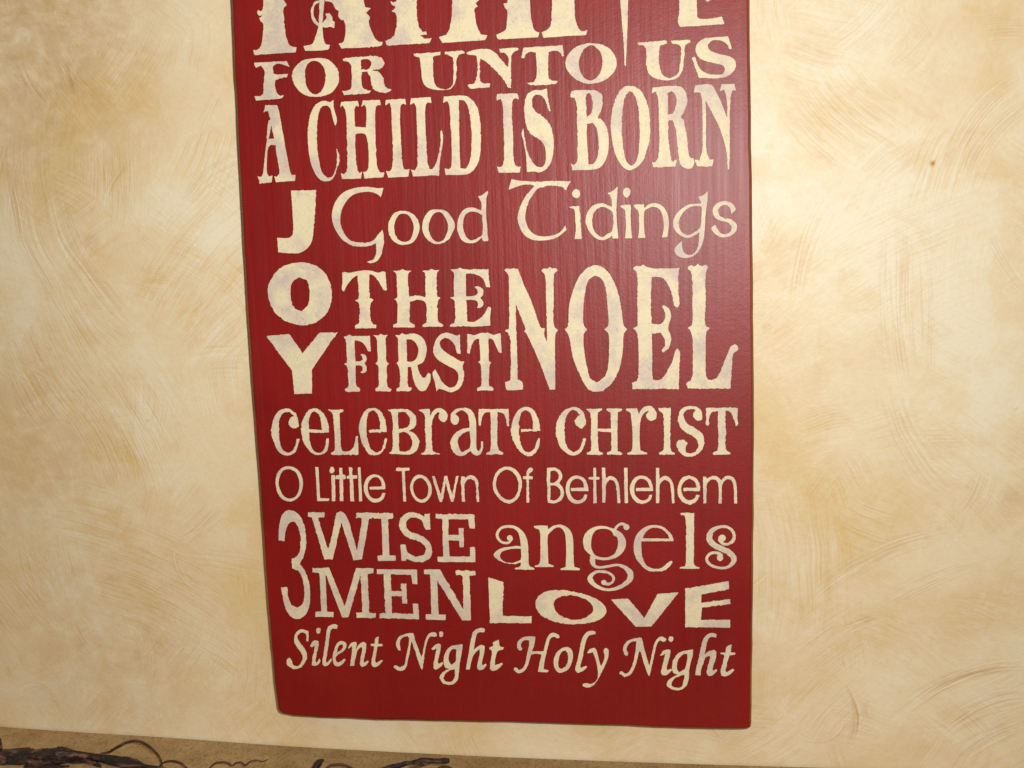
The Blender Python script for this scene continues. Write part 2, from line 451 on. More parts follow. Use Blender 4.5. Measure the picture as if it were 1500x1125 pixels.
# ------------------------------------------------------------------ lettering
def letter_material():
    n = NT('cream_paint')
    P = n.coords()
    sx, sy, sz = n.sep(P)
    big = n.noise(n.vmath('ADD', P, (2.3, 0, 5.1)), 30.0, 4.0, 0.66)[0]
    mid = n.noise(P, 120.0, 4.0, 0.65)[0]
    fine = n.noise(P, 620.0, 3.0, 0.65)[0]
    grain = n.noise(n.comb(n.math('MULTIPLY', sx, 600.0), 0.0, n.math('MULTIPLY', sz, 22.0)), 1.0, 3.0, 0.6)[0]
    thin = n.math('ADD', n.math('MULTIPLY', n.step(big, 0.46, 0.62), 0.62), n.math('MULTIPLY', n.math('SUBTRACT', mid, 0.42), 1.5))
    thin = n.math('ADD', thin, n.math('MULTIPLY', n.math('SUBTRACT', fine, 0.48), 1.6), clamp=True)
    c = n.mix(thin, (0.745, 0.66, 0.43), (0.565, 0.46, 0.41))
    # pin holes and scratches where the red shows through
    wear = n.math('ADD', n.math('MULTIPLY', fine, 0.62), n.math('MULTIPLY', grain, 0.38))
    c = n.mix(n.math('MULTIPLY', n.step(wear, 0.585, 0.66), 0.5), c, (0.40, 0.21, 0.19))
    n.put(n.b.inputs['Base Color'], c)
    n.b.inputs['Roughness'].default_value = 0.55
    n.b.inputs['Specular IOR Level'].default_value = 0.35
    h = n.math('ADD', n.math('MULTIPLY', fine, 0.6), n.math('MULTIPLY', grain, 0.5))
    n.put(n.b.inputs['Normal'], n.bump(h, 0.5, 0.0003))
    return n.m
CREAM = letter_material()

def smooth_closed(pts, straight):
    n = len(pts)
    if straight: return pts
    P = np.array(pts)
    nx, pv = np.roll(P, -1, 0) - P, P - np.roll(P, 1, 0)
    ln, lp = np.linalg.norm(nx, axis=1), np.linalg.norm(pv, axis=1)
    cs = (nx * pv).sum(1) / np.maximum(ln * lp, 1e-6)
    corner = cs < math.cos(math.radians(60))
    T = nx + pv
    T /= np.maximum(np.linalg.norm(T, axis=1), 1e-6)[:, None]
    outp = []
    for i in range(n):
        j = (i + 1) % n
        L = ln[i]
        u = nx[i] / max(L, 1e-6)
        m0 = u if corner[i] else T[i]
        m1 = u if corner[j] else T[j]
        k = max(1, int(L / 1.6))
        for s in range(k):
            t = s / k
            h00, h10, h01, h11 = 2*t**3-3*t**2+1, t**3-2*t**2+t, -2*t**3+3*t**2, t**3-t**2
            outp.append(h00 * P[i] + h10 * L * m0 + h01 * P[j] + h11 * L * m1)
    return np.array(outp)

def smooth_open(pts):
    P = np.array(pts)
    n = len(P)
    if n < 3:
        return P
    T = np.zeros_like(P)
    T[1:-1] = (P[2:] - P[:-2]) / 2
    T[0], T[-1] = P[1] - P[0], P[-1] - P[-2]
    res = []
    for i in range(n - 1):
        k = max(2, int(np.linalg.norm((P[i + 1] - P[i])[:2]) / 1.2))
        for s in range(k):
            t = s / k
            h00, h10, h01, h11 = 2*t**3-3*t**2+1, t**3-2*t**2+t, -2*t**3+3*t**2, t**3-t**2
            res.append(h00 * P[i] + h10 * T[i] + h01 * P[i + 1] + h11 * T[i + 1])
    res.append(P[-1])
    return np.array(res)

def sdf_poly(gx, gy, poly):
    "signed distance of grid points to a closed polygon (negative inside, even-odd)"
    x, y = gx.ravel(), gy.ravel()
    d2 = np.full(x.shape, 1e9)
    ins = np.zeros(x.shape, bool)
    n = len(poly)
    for i in range(n):
        ax, ay = poly[i]; bx, by = poly[(i + 1) % n]
        ex, ey = bx - ax, by - ay
        L2 = ex * ex + ey * ey
        if L2 < 1e-9: continue
        t = np.clip(((x - ax) * ex + (y - ay) * ey) / L2, 0, 1)
        dx, dy = x - ax - t * ex, y - ay - t * ey
        np.minimum(d2, dx * dx + dy * dy, out=d2)
        if ay != by:
            c = ((ay > y) != (by > y))
            ins ^= c & (x < (bx - ax) * (y - ay) / (by - ay) + ax)
    d = np.sqrt(d2)
    d[ins] *= -1
    return d.reshape(gx.shape)

def sdf_stroke(gx, gy, s):
    d = np.full(gx.shape, 1e9)
    for i in range(len(s) - 1):
        ax, ay, aw = s[i]; bx, by, bw = s[i + 1]
        ex, ey = bx - ax, by - ay
        L2 = max(ex * ex + ey * ey, 1e-9)
        t = np.clip(((gx - ax) * ex + (gy - ay) * ey) / L2, 0, 1)
        dd = np.hypot(gx - ax - t * ex, gy - ay - t * ey) - (aw + (bw - aw) * t) / 2
        np.minimum(d, dd, out=d)
    return d

GRID = 0.75
def word_mesh(name, shapes, seed, label):
    polys = []
    for kind, pts in shapes:
        if kind == 'V':
            polys.append((kind, smooth_open(pts)))
        else:
            polys.append((kind, smooth_closed(pts, kind == 'Q')))
    allp = np.concatenate([p[:, :2] for _, p in polys])
    x0, y0 = allp.min(0) - 9
    x1, y1 = allp.max(0) + 9
    nx, ny = int((x1 - x0) / GRID) + 2, int((y1 - y0) / GRID) + 2
    X, Y = x0 + np.arange(nx) * GRID, y0 + np.arange(ny) * GRID
    f = np.full((ny, nx), 7.0)
    for hole in (False, True):
        for kind, p in polys:
            if (kind == 'H') != hole: continue
            wpad = p[:, 2].max() / 2 if kind == 'V' else 0
            lo, hi = p[:, :2].min(0) - 7 - wpad, p[:, :2].max(0) + 7 + wpad
            i0, i1 = max(0, int((lo[0] - x0) / GRID)), min(nx, int((hi[0] - x0) / GRID) + 2)
            j0, j1 = max(0, int((lo[1] - y0) / GRID)), min(ny, int((hi[1] - y0) / GRID) + 2)
            gx, gy = np.meshgrid(X[i0:i1], Y[j0:j1])
            d = sdf_stroke(gx, gy, p) if kind == 'V' else sdf_poly(gx, gy, p)
            sub = f[j0:j1, i0:i1]
            if hole: np.maximum(sub, -d, out=sub)
            else: np.minimum(sub, d, out=sub)
    rng = np.random.default_rng(seed)
    thin_word = label.split()[-1] in ('O', 'Little', 'Town', 'Of', 'Bethlehem', 'Silent', 'Night', 'Holy', 'Good', 'Tidings', 'angels')
    rough = (0.6 if thin_word else 0.9) * (0.35 + 0.65 * np.clip(value_noise(f.shape, 60, rng) + 0.45, 0, 1))     # some edges cut cleaner than others
    f = f + rough * (0.65 * value_noise(f.shape, 4.2, rng) + 0.45 * value_noise(f.shape, 8.5, rng) + 0.62 * value_noise(f.shape, 2.3, rng)) + 0.08
    # marching squares: full cells merge into runs, edge cells become small polygons
    ins = f < 0
    cnt = ins[:-1, :-1].astype(int) + ins[1:, :-1] + ins[:-1, 1:] + ins[1:, 1:]
    NN = nx * ny
    faces = []
    for j in range(ny - 1):
        full = np.flatnonzero(cnt[j] == 4)
        if len(full):
            br = np.flatnonzero(np.diff(full) > 1)
            st = np.concatenate([[full[0]], full[br + 1]]); en = np.concatenate([full[br], [full[-1]]])
            for a, b in zip(st, en):
                faces.append((j * nx + a, (j + 1) * nx + a, (j + 1) * nx + b + 1, j * nx + b + 1))
    jj, ii = np.nonzero((cnt > 0) & (cnt < 4))
    for j, i in zip(jj.tolist(), ii.tolist()):
        cs = ((j, i), (j + 1, i), (j + 1, i + 1), (j, i + 1))
        ed = (2 * NN + j * nx + i, NN + (j + 1) * nx + i, 2 * NN + j * nx + i + 1, NN + j * nx + i)
        poly = []
        for k in range(4):
            a, b = cs[k], cs[(k + 1) % 4]
            if ins[a]: poly.append(a[0] * nx + a[1])
            if ins[a] != ins[b]: poly.append(ed[k])
        if len(poly) > 2: faces.append(tuple(poly))
    ids = np.unique(np.concatenate([np.array(q) for q in faces]))
    lut = {int(v): k for k, v in enumerate(ids)}
    base = ids % NN
    bi, bj = base % nx, base // nx
    px, py = X[bi].astype(float), Y[bj].astype(float)
    typ = ids // NN
    h = typ == 1
    t = f[bj[h], bi[h]] / (f[bj[h], bi[h]] - f[bj[h], bi[h] + 1]); px[h] += t * GRID
    v = typ == 2
    t = f[bj[v], bi[v]] / (f[bj[v], bi[v]] - f[bj[v] + 1, bi[v]]); py[v] += t * GRID
    W3 = many_on(px, py, T_FRONT - 0.0003)
    o = mesh_obj(name, W3, [tuple(lut[int(q)] for q in fc) for fc in faces], CREAM, sign)
    o['label'] = label
    return o

GLYPHS = """
W FAITH
@ 330 0 11.25
P 632 -900 628 60 615 170 580 190 545 165 527 185 540 240 572 262 612 222 600 270 552 300 580 350 618 385 625 480 618 600 595 720 555 800 500 825 448 812 490 908 1000 872 1162 864 1178 774 1120 772 1060 740 1015 640 985 480 970 300 960 150 1018 85 970 5 960 -100 960 -900
Q 480 -1000 1330 -1040 1300 -640 1200 -840 1000 -880 960 -860 632 -850
@ 340 0 3.75
P 480 -200 478 80 472 150 455 205 440 240 392 253 400 280 525 272 540 245 515 245 503 215 497 150 500 80 507 0 520 -200
V 500 5 14 455 18 14 440 65 14 450 112 16 478 140 14
P 495 148 500 120 518 100 512 75 535 72 550 95 552 112 565 120 560 155 540 148 515 152
P 470 -300 510 5 550 15 568 50 585 60 583 90 598 108 612 110 622 140 620 190 610 230 585 240 600 266 815 252 828 230 800 225 775 190 750 120 757 95 735 70 762 45 730 40 722 0 640 -310
P 905 -320 905 0 885 15 868 0 872 20 895 40 878 62 898 75 905 120 900 160 885 200 840 225 850 250 1085 238 1097 208 1060 212 1035 195 1068 190 1066 172 1045 175 1025 140 1015 80 1015 -325
P 1205 -330 1207 60 1200 130 1180 185 1137 205 1155 236 1390 220 1402 193 1365 190 1345 140 1335 80 1330 50 1350 35 1335 15 1355 0 1330 -20 1330 -335
Q 1120 -325 1420 -345 1425 -240 1400 -280 1130 -260 1110 -220
@ 700 0 3.75
P 165 -350 163 15 140 20 150 45 162 60 160 110 150 165 100 190 110 217 330 205 340 180 312 165 295 110 288 40 288 -355
P 408 -360 405 90 395 150 350 178 360 208 595 192 605 162 575 172 550 150 533 90 528 -365
Q 280 -190 415 -195 415 -130 280 -125
W tall tapering letter
@ 700 0 3.75
P 740 -300 782 -10 792 130 802 260 806 360 813 360 822 150 828 -10 870 -300
W last E of a cut off word
@ 700 0 3.75
P 1105 -220 1105 80 1100 125 1115 145 1355 132 1340 90 1310 97 1230 105 1205 95 1203 20 1205 -220
Q 1200 -40 1235 -10 1262 12 1285 -5 1285 -100 1250 -70 1200 -75
W FOR
@ 340 0 3.75
P 120 345 130 370 160 362 178 390 172 455 170 515 150 528 122 528 132 552 270 540 285 522 262 525 245 505 237 470 238 440 275 428 300 425 308 405 240 408 228 405 227 365 245 350 280 355 318 370 300 335
P 328 425 345 370 390 332 450 320 520 325 570 365 588 420 575 475 535 515 470 532 410 525 360 490
H 400 400 410 360 440 335 470 338 500 365 513 410 508 460 490 500 460 518 430 505 410 475
P 605 320 612 335 640 340 652 360 655 480 640 495 605 500 615 522 755 510 768 495 735 492 715 480 712 395 740 395 760 430 770 480 800 505 850 510 885 490 860 488 840 470 830 430 808 398 770 385 820 375 838 345 820 315 770 308 700 312
H 708 330 735 322 760 335 765 355 750 378 710 380
W UNTO
P 995 295 1005 310 1030 315 1038 380 1045 440 1065 475 1110 492 1155 495 1200 488 1225 455 1232 400 1235 320 1250 300 1280 292 1270 278 1170 285 1165 298 1195 305 1213 320 1215 440 1205 475 1175 490 1130 480 1110 450 1105 380 1105 310 1145 300 1143 285
P 1283 290 1300 300 1340 305 1347 340 1343 420 1330 460 1290 465 1305 488 1415 480 1418 458 1375 455 1362 440 1362 318 1400 345 1450 390 1495 445 1518 485 1532 482 1535 310 1545 290 1575 272 1568 262 1468 268 1472 288 1500 293 1517 320 1515 370 1480 330 1440 285 1395 268 1330 274
@ 700 0 3.75
P 238 318 255 320 262 300 290 285 318 288 322 350 322 420 310 450 272 455 285 468 430 460 440 445 400 440 388 420 388 285 430 280 455 292 462 312 473 305 462 248 250 262
P 480 345 500 295 545 255 620 237 690 248 740 285 762 340 750 390 705 435 630 460 560 448 500 400
H 555 350 565 300 590 265 625 250 655 265 680 305 682 360 665 410 630 440 595 435 565 400
W US
P 878 235 885 250 905 245 922 265 925 350 935 395 965 425 1015 440 1070 438 1105 420 1125 380 1135 300 1140 250 1170 232 1165 218 1060 225 1065 240 1100 245 1115 260 1110 360 1100 400 1075 422 1050 428 1020 415 1005 390 995 330 998 250 1040 238 1035 222
P 1375 200 1395 268 1382 270 1365 240 1330 222 1290 222 1262 245 1270 272 1320 295 1385 310 1415 340 1410 385 1370 418 1310 430 1250 428 1215 430 1175 320 1190 310 1215 370 1250 400 1300 410 1345 405 1358 380 1345 360 1290 345 1225 325 1197 285 1205 240 1245 212 1300 205
W A
@ 360 110 6.62
P 188 292 303 290 322 350 360 560 400 780 430 930 450 970 482 965 478 1028 400 1030 290 1040 275 980 300 985 325 950 310 830 295 750 292 680 240 680 215 720 205 830 208 950 225 985 260 970 250 1040 135 1055 115 980 150 985 165 960 180 830 200 640 222 440 240 430 215 350 185 350 175 360
H 247 495 275 615 222 618
W CHILD
P 848 240 858 330 885 440 872 495 860 480 835 380 810 310 765 295 725 325 700 420 690 560 695 720 715 850 745 950 795 998 840 980 870 910 885 820 882 715 905 770 905 850 880 920 845 1005 790 1030 730 1020 680 965 640 880 610 740 602 580 615 430 650 330 700 270 760 248 820 260
P 925 260 1085 248 1100 310 1070 295 1055 330 1060 500 1165 508 1170 400 1168 320 1150 290 1120 308 1135 245 1300 240 1312 295 1285 290 1262 310 1255 420 1262 700 1275 880 1295 940 1330 945 1347 930 1335 990 1155 1002 1140 935 1165 940 1188 900 1190 720 1175 610 1155 572 1100 565 1062 575 1065 760 1080 900 1100 950 1130 935 1115 1002 935 1010 922 945 950 960 978 930 985 760 978 520 968 350 940 295 912 322
@ 540 110 6.62
P 165 240 355 228 365 290 335 275 312 300 305 450 315 650 325 850 345 915 385 915 395 910 385 985 190 995 165 925 200 935 225 900 235 700 225 500 218 320 200 270 160 298
P 410 225 605 212 608 275 575 260 553 300 550 450 560 650 570 830 590 910 620 915 655 850 685 740 700 640 695 560 705 530 722 580 715 680 690 850 682 985 650 972 430 985 412 915 445 925 470 880 475 700 465 450 460 320 440 265 400 292
P 730 208 920 198 980 220 1040 290 1075 390 1088 520 1085 720 1060 850 1010 930 950 962 745 970 735 900 775 915 800 890 805 700 795 480 785 320 765 250 722 270
H 875 240 925 250 960 310 985 420 998 560 995 740 975 850 940 908 890 900 882 700 878 480
W IS
@ 720 110 6.62
P 55 185 250 175 265 235 225 220 203 250 200 420 210 620 212 780 230 870 260 890 285 880 275 945 70 948 52 885 90 890 115 860 122 700 115 480 108 280 90 230 45 250
P 538 130 548 230 572 340 562 362 545 310 520 240 480 200 430 192 400 225 395 300 425 350 510 410 570 490 600 600 600 740 575 850 520 920 460 945 420 935 345 940 330 760 310 640 290 570 308 515 320 590 345 730 390 830 440 885 490 890 520 850 528 760 515 690 470 630 380 570 335 480 318 360 322 260 355 180 420 145 480 145
W BORN
P 775 150 900 145 1000 145 1055 175 1078 230 1070 320 1030 410 1085 450 1125 540 1138 650 1120 790 1070 880 1000 915 785 922 768 855 800 870 830 840 835 700 830 450 828 300 805 220 762 215
H 918 185 950 180 975 220 980 300 965 370 925 410 918 300
H 925 475 985 465 1015 510 1035 610 1038 720 1020 810 985 860 940 865 935 760 925 620
@ 890 110 6.62
P 32 500 45 340 90 200 150 125 220 102 290 125 350 195 400 340 412 500 400 660 360 790 300 880 215 922 140 880 80 780 45 640
H 138 500 148 320 175 200 215 150 255 185 290 280 308 450 312 600 295 760 268 850 225 880 180 830 155 720 142 610
P 435 122 600 105 700 112 750 150 772 230 765 300 735 370 705 408 740 435 750 500 770 600 780 720 795 800 835 808 838 870 800 905 750 905 710 870 690 790 675 650 655 500 635 440 590 440 590 600 605 750 625 840 668 820 660 888 440 897 430 845 470 850 492 780 500 600 495 350 485 200 460 160 428 180
H 582 175 620 155 655 190 668 260 650 340 620 378 585 380
P 850 98 1005 95 1060 180 1100 260 1158 412 1160 300 1150 200 1130 140 1088 158 1105 88 1230 85 1248 155 1215 145 1195 200 1185 400 1185 700 1182 915 1165 915 1160 800 1140 680 1080 500 1020 380 975 290 950 250 955 400 955 600 960 740 990 825 1025 820 1015 885 870 885 845 820 885 825 915 760 920 600 920 400 915 250 900 170 838 165
W JOY
@ 380 270 3.5156
P 163 32 293 30 285 150 275 270 255 320 210 352 150 355 97 350 92 275 150 275 172 255 170 150
P 43 560 60 490 110 430 200 402 290 420 350 475 373 560 360 640 310 700 225 727 140 705 80 660
H 160 560 168 510 205 478 245 500 257 560 250 620 215 652 175 630
Q 33 780 155 772 222 868 310 762 400 765 270 955 272 1078 180 1080 168 960
W Good
@ 480 260 6
P 490 92 468 175 440 150 380 128 300 130 220 155 160 215 120 300 112 400 140 480 195 550 270 570 350 570 410 545 440 505 480 462 492 500 490 600 470 680 430 735 380 755 345 745 360 732 400 720 425 660 425 580 370 600 300 608 220 600 140 555 80 480 45 400 38 310 70 210 140 130 240 92 350 82 430 92
P 530 440 545 370 590 310 660 292 740 315 790 370 808 430 795 500 750 570 670 592 600 575 550 520
H 585 440 600 370 635 325 690 322 735 365 755 430 745 500 715 555 660 565 620 545 595 500
P 830 430 850 350 900 290 965 280 1040 295 1090 350 1118 410 1105 470 1060 545 980 585 900 565 845 500
H 888 430 905 360 940 315 990 305 1030 350 1055 410 1050 480 1015 550 960 565 915 530 893 480
P 1320 165 1355 155 1405 115 1410 130 1395 190 1395 350 1405 480 1413 560 1365 562 1355 530 1300 570 1240 578 1180 550 1145 480 1140 400 1165 320 1210 275 1270 263 1325 280 1350 290 1350 220
H 1190 410 1210 330 1260 300 1320 310 1357 330 1360 495 1320 530 1265 552 1225 530 1197 470
W Tidings
@ 730 250 7.5
P 145 90 200 105 400 120 600 112 795 118 765 165 740 218 700 180 620 165 540 165 500 180 440 195 390 250 340 330 310 420 295 500 310 580 350 660 420 710 500 722 600 710 680 675 735 605 748 650 700 695 640 735 560 760 460 768 360 755 280 700 235 620 212 530 220 460 260 350 320 255 400 165 330 152 240 165 110 210
P 812 250 830 210 860 200 888 215 898 255 880 295 850 303 822 285
P 775 400 820 390 890 388 898 470 908 640 915 750 838 752 850 640 840 470 825 425 790 412
P 1192 245 1240 232 1312 172 1305 280 1298 420 1305 600 1320 745 1255 748 1250 715 1190 755 1140 762 1070 740 1000 670 960 570 968 490 1010 410 1075 365 1140 358 1200 380 1248 400 1245 320 1225 270
H 1035 520 1060 450 1110 405 1160 402 1220 425 1255 460 1252 655 1190 700 1145 728 1090 705 1045 640 1032 570
P 1370 240 1385 200 1410 187 1440 200 1452 240 1440 280 1412 298 1382 280
P 1335 382 1400 375 1455 375 1455 500 1460 640 1470 742 1390 745 1402 640 1395 480 1380 420 1345 395
@ 900 260 7.5
P 203 305 250 295 322 295 325 340 380 295 440 282 510 300 565 360 595 450 595 560 580 655 522 660 535 600 542 520 530 430 500 360 450 325 390 330 335 365 325 450 328 580 342 662 258 665 270 580 270 450 262 370 225 330
P 918 215 970 195 1025 152 1025 230 1000 420 990 620 970 720 930 800 870 860 800 885 730 878 675 840 660 790 690 745 740 698 748 780 770 830 820 850 880 830 920 740 935 600 890 630 830 660 770 660 700 620 655 560 645 490 670 420 730 350 810 300 890 288 958 285 940 245
H 708 500 725 430 780 360 850 320 920 312 960 320 955 440 940 550 880 600 810 630 755 610 718 560
P 1335 350 1285 400 1270 340 1230 300 1185 305 1145 345 1150 410 1195 445 1280 460 1335 500 1348 555 1320 610 1250 650 1170 655 1100 615 1058 555 1110 512 1130 560 1165 610 1225 620 1275 590 1285 540 1250 495 1170 475 1105 440 1078 370 1105 305 1170 265 1240 262 1300 290
W THE
@ 490 380 5.357
P 60 105 75 98 110 105 170 95 235 85 300 92 345 105 375 92 400 98 405 170 410 245 385 240 350 180 310 130 275 115 272 200 275 300 303 315 290 335 280 350 283 450 295 500 325 515 325 540 162 542 160 520 190 500 195 420 192 350 165 320 188 305 185 200 180 125 140 150 100 200 75 255 58 240 62 170
P 462 90 512 86 535 76 555 86 606 88 580 112 578 200 585 295 630 283 670 285 715 300 712 200 710 110 685 90 735 85 760 75 785 85 825 80 805 105 802 200 808 292 832 300 812 325 808 420 815 495 855 512 852 528 690 530 688 510 722 495 722 400 715 340 690 322 645 318 590 330 590 420 592 490 630 512 628 532 462 535 460 512 490 500 495 400 488 325 467 312 490 298 488 200 485 115
P 910 78 960 75 985 66 1010 76 1100 78 1210 75 1212 150 1222 220 1192 218 1160 150 1100 115 1030 112 1032 200 1032 290 1070 288 1105 282 1125 265 1120 240 1098 215 1130 210 1165 235 1165 280 1145 300 1168 335 1160 370 1115 385 1125 360 1120 330 1095 318 1035 320 1040 420 1045 485 1090 490 1140 465 1180 420 1205 370 1230 375 1222 450 1222 520 1100 528 1040 525 908 530 905 515 942 490 945 400 940 325 910 300 938 292 935 180 935 105
W FIRST
P 65 605 100 600 118 590 135 600 278 600 280 660 285 722 262 718 240 675 205 645 158 635 160 720 165 800 200 798 222 785 215 760 200 748 215 740 245 755 252 790 235 815 252 845 248 880 215 895 205 885 222 865 218 840 195 832 165 835 165 900 172 990 200 1012 200 1038 80 1038 80 1020 108 1000 108 920 100 840 78 822 98 805 92 720 88 640
P 305 595 345 595 362 583 378 592 420 592 402 615 405 700 408 800 428 818 412 835 412 920 415 995 445 1015 440 1035 322 1035 320 1015 345 995 345 900 342 835 320 818 338 800 335 700 330 620
P 472 592 510 592 530 580 560 590 610 580 660 590 700 625 722 690 715 760 690 810 650 830 660 870 690 925 710 930 735 890 755 900 750 960 715 1030 670 1030 635 990 615 920 600 845 575 845 575 930 580 995 605 1010 602 1035 485 1035 482 1015 510 995 512 900 500 830 482 812 500 800 498 700 495 620
H 565 632 600 628 640 660 658 710 645 770 615 800 570 800 568 720
P 985 582 985 640 990 740 965 735 940 670 900 625 860 618 828 650 835 690 875 730 940 770 990 800 1022 798 1005 835 1018 900 1005 970 970 1020 910 1042 860 1025 820 1015 800 1035 785 960 768 890 790 862 815 905 845 960 890 1000 935 1000 965 960 970 900 945 865 880 830 810 785 775 730 785 660 820 600 880 572 930 590 965 595
P 1040 588 1060 585 1090 595 1150 578 1200 575 1250 590 1285 580 1305 580 1308 660 1312 735 1290 728 1260 665 1235 625 1208 618 1210 700 1212 795 1232 810 1218 828 1215 920 1215 985 1248 1015 1248 1028 1122 1030 1122 1010 1150 990 1150 900 1145 825 1125 805 1142 790 1140 700 1135 622 1100 635 1075 680 1062 742 1040 735 1042 660
W NOEL
@ 730 375 5.2326
P 42 108 70 95 100 100 118 88 135 100 150 98 180 180 245 330 290 450 325 545 358 555 352 600 372 660 372 560 370 450 365 300 358 150 325 112 350 95 380 98 395 85 412 97 440 92 456 110 428 140 425 300 428 540 460 565 438 600 435 750 437 1025 395 1025 370 960 330 850 270 710 215 595 197 578 208 560 160 440 135 372 137 550 140 650 145 800 148 945 185 965 190 1025 58 1030 55 970 92 955 95 850 88 620 55 572 80 550 82 400 78 150 65 130
P 532 540 540 400 570 270 620 160 680 95 745 72 810 92 865 160 915 270 945 420 960 530 988 560 962 600 955 720 930 850 885 950 820 1020 750 1042 680 1010 620 900 575 790 550 660 535 600 508 560
H 655 530 650 440 665 280 690 190 745 148 795 180 822 250 838 400 842 530 812 562 845 600 848 720 840 850 810 930 755 970 705 935 680 850 660 740 655 600 682 565
@ 900 375 5.2326
P 140 95 165 75 200 80 220 66 245 82 300 95 500 92 490 130 492 280 500 370 485 398 460 380 445 310 410 220 360 165 285 162 280 350 285 520 340 525 375 505 390 460 380 415 358 385 380 375 420 405 435 460 412 555 435 620 420 700 375 740 360 725 385 690 385 640 355 590 288 595 290 800 292 945 350 950 400 890 440 820 470 720 490 705 502 740 498 850 492 1018 140 1020 138 970 175 950 185 850 180 620 165 575 143 555 178 535 175 350 172 130
P 558 90 585 70 615 78 640 58 662 75 700 68 720 85 700 125 700 350 698 525 730 555 705 590 700 750 702 920 720 945 770 945 810 890 850 790 895 690 920 675 945 690 945 720 910 750 900 850 890 1018 560 1015 552 970 590 945 600 850 597 620 580 570 563 550 595 525 597 350 590 130
W celebrate
@ 390 585 6.5217
P 308 200 310 262 265 275 225 255 217 205 240 165 265 158 235 130 190 120 150 145 125 210 120 300 130 400 155 475 205 508 250 490 280 430 290 375 313 375 305 440 270 510 200 538 130 510 80 430 52 340 50 260 75 170 125 105 185 88 240 100 285 145
P 335 280 355 185 400 110 460 85 520 105 570 175 597 260 598 315 530 320 408 318 415 390 440 470 490 510 540 495 565 440 572 375 598 372 595 440 575 500 520 530 460 525 400 480 355 400
H 405 285 410 190 430 135 462 115 495 135 520 200 530 292
P 592 98 735 98 735 115 700 130 705 250 712 400 722 480 750 500 800 490 840 440 855 350 875 350 878 440 880 525 770 530 620 528 618 510 650 490 655 400 645 250 632 135
P 885 270 905 180 950 105 1020 83 1085 105 1130 180 1152 290 1150 312 985 315 975 300 990 290 1085 288 1085 210 1060 135 1015 105 975 135 960 230 960 340 980 430 1015 490 1060 510 1100 480 1125 410 1128 372 1153 375 1140 450 1100 510 1050 535 985 520 930 450 900 370
P 1152 98 1330 95 1390 120 1425 160 1435 220 1415 270 1365 300 1420 330 1460 390 1455 450 1420 505 1370 528 1172 522 1172 510 1200 490 1208 350 1205 200 1190 130
H 1258 125 1320 120 1360 160 1372 210 1345 265 1265 285
H 1265 320 1330 315 1380 360 1395 420 1375 475 1320 500 1275 490 1268 420
@ 600 585 6.5217
P 85 95 192 92 195 165 230 105 275 85 325 95 360 140 358 190 330 215 295 205 275 170 285 130 270 120 235 155 215 230 212 400 220 480 240 500 295 515 290 528 110 528 108 515 145 500 155 440 148 300 145 160 130 130 90 108
P 390 180 400 130 450 92 520 80 580 95 620 150 635 240 638 400 645 480 665 495 680 460 682 400 702 402 700 470 675 525 640 538 600 520 582 490 540 525 475 538 420 505 390 430 400 380 440 320 510 280 572 270 570 210 550 140 505 105 460 118 435 140 465 165 470 205 455 235 425 245 400 225
H 462 420 475 360 520 320 575 300 578 455 535 490 500 505 475 475
P 662 92 945 92 950 160 948 252 930 250 920 190 900 140 838 120 840 200 840 350 850 480 895 512 890 526 735 526 735 512 770 490 775 400 775 250 772 125 720 130 695 165 685 210 680 252 660 250 658 170
P 968 300 985 200 1030 110 1105 73 1170 90 1215 150 1240 230 1250 300 1065 310 1065 285 1175 285 1175 210 1150 130 1110 98 1070 125 1050 200 1048 310 1060 420 1095 490 1140 505 1190 470 1215 400 1228 368 1248 372 1240 440 1210 500 1145 545 1080 520 1015 450 980 370
W christ
@ 800 585 5
P 70 230 85 150 130 85 200 55 255 75 285 130 290 180 260 215 225 195 210 160 235 120 250 115 220 85 185 80 150 120 135 190 138 280 155 350 200 390 240 365 265 310 272 282 292 285 280 335 255 385 205 412 150 395 105 350 80 290
P 292 70 410 68 410 78 378 95 375 215 475 215 472 95 440 78 445 65 555 68 555 80 525 95 522 250 525 380 558 395 555 405 445 405 445 390 475 375 478 240 430 238 380 235 378 300 385 380 412 390 412 405 298 405 298 390 325 375 330 250 325 110
P 585 68 668 65 680 110 700 70 740 48 780 55 808 100 805 140 770 158 740 140 733 110 755 88 745 82 710 110 690 170 685 270 690 375 740 390 738 403 595 405 592 392 625 375 632 270 625 150 615 100 585 80
P 820 62 912 62 912 200 908 300 918 375 945 392 942 405 828 405 825 392 858 370 862 250 855 110 825 80
P 1145 150 1105 155 1078 125 1080 95 1100 80 1060 72 1015 90 1005 125 1030 170 1090 210 1145 255 1160 310 1140 370 1090 410 1035 418 980 390 953 335 970 300 1010 292 1038 325 1020 355 1025 385 1060 395 1100 375 1115 330 1100 290 1040 250 980 200 965 140 990 75 1040 48 1100 55 1140 90
P 1168 62 1405 60 1402 120 1405 185 1390 190 1370 130 1345 90 1315 80 1312 150 1315 250 1320 370 1352 392 1350 403 1220 408 1218 392 1255 370 1260 250 1258 85 1215 95 1198 130 1190 192 1170 190 1170 120
W O
@ 390 670 4.2857
P 58 150 70 100 100 65 145 55 195 75 225 125 230 180 210 240 165 275 120 272 80 240 62 190
H 78 150 90 105 115 80 148 75 185 95 205 140 208 185 192 235 155 258 120 250 95 220 80 180
W Little
Q 308 62 328 62 338 255 395 258 395 273 320 275
P 398 78 405 60 418 58 428 75 425 92 412 100 402 95
Q 408 112 432 110 435 275 412 275
Q 458 65 478 65 480 108 498 110 498 135 482 138 485 275 462 275 460 138 435 135 435 115 458 108
Q 520 62 540 62 542 112 572 112 572 132 545 135 552 277 528 277 524 135 505 132 505 115 520 112
Q 575 62 592 62 603 275 583 277
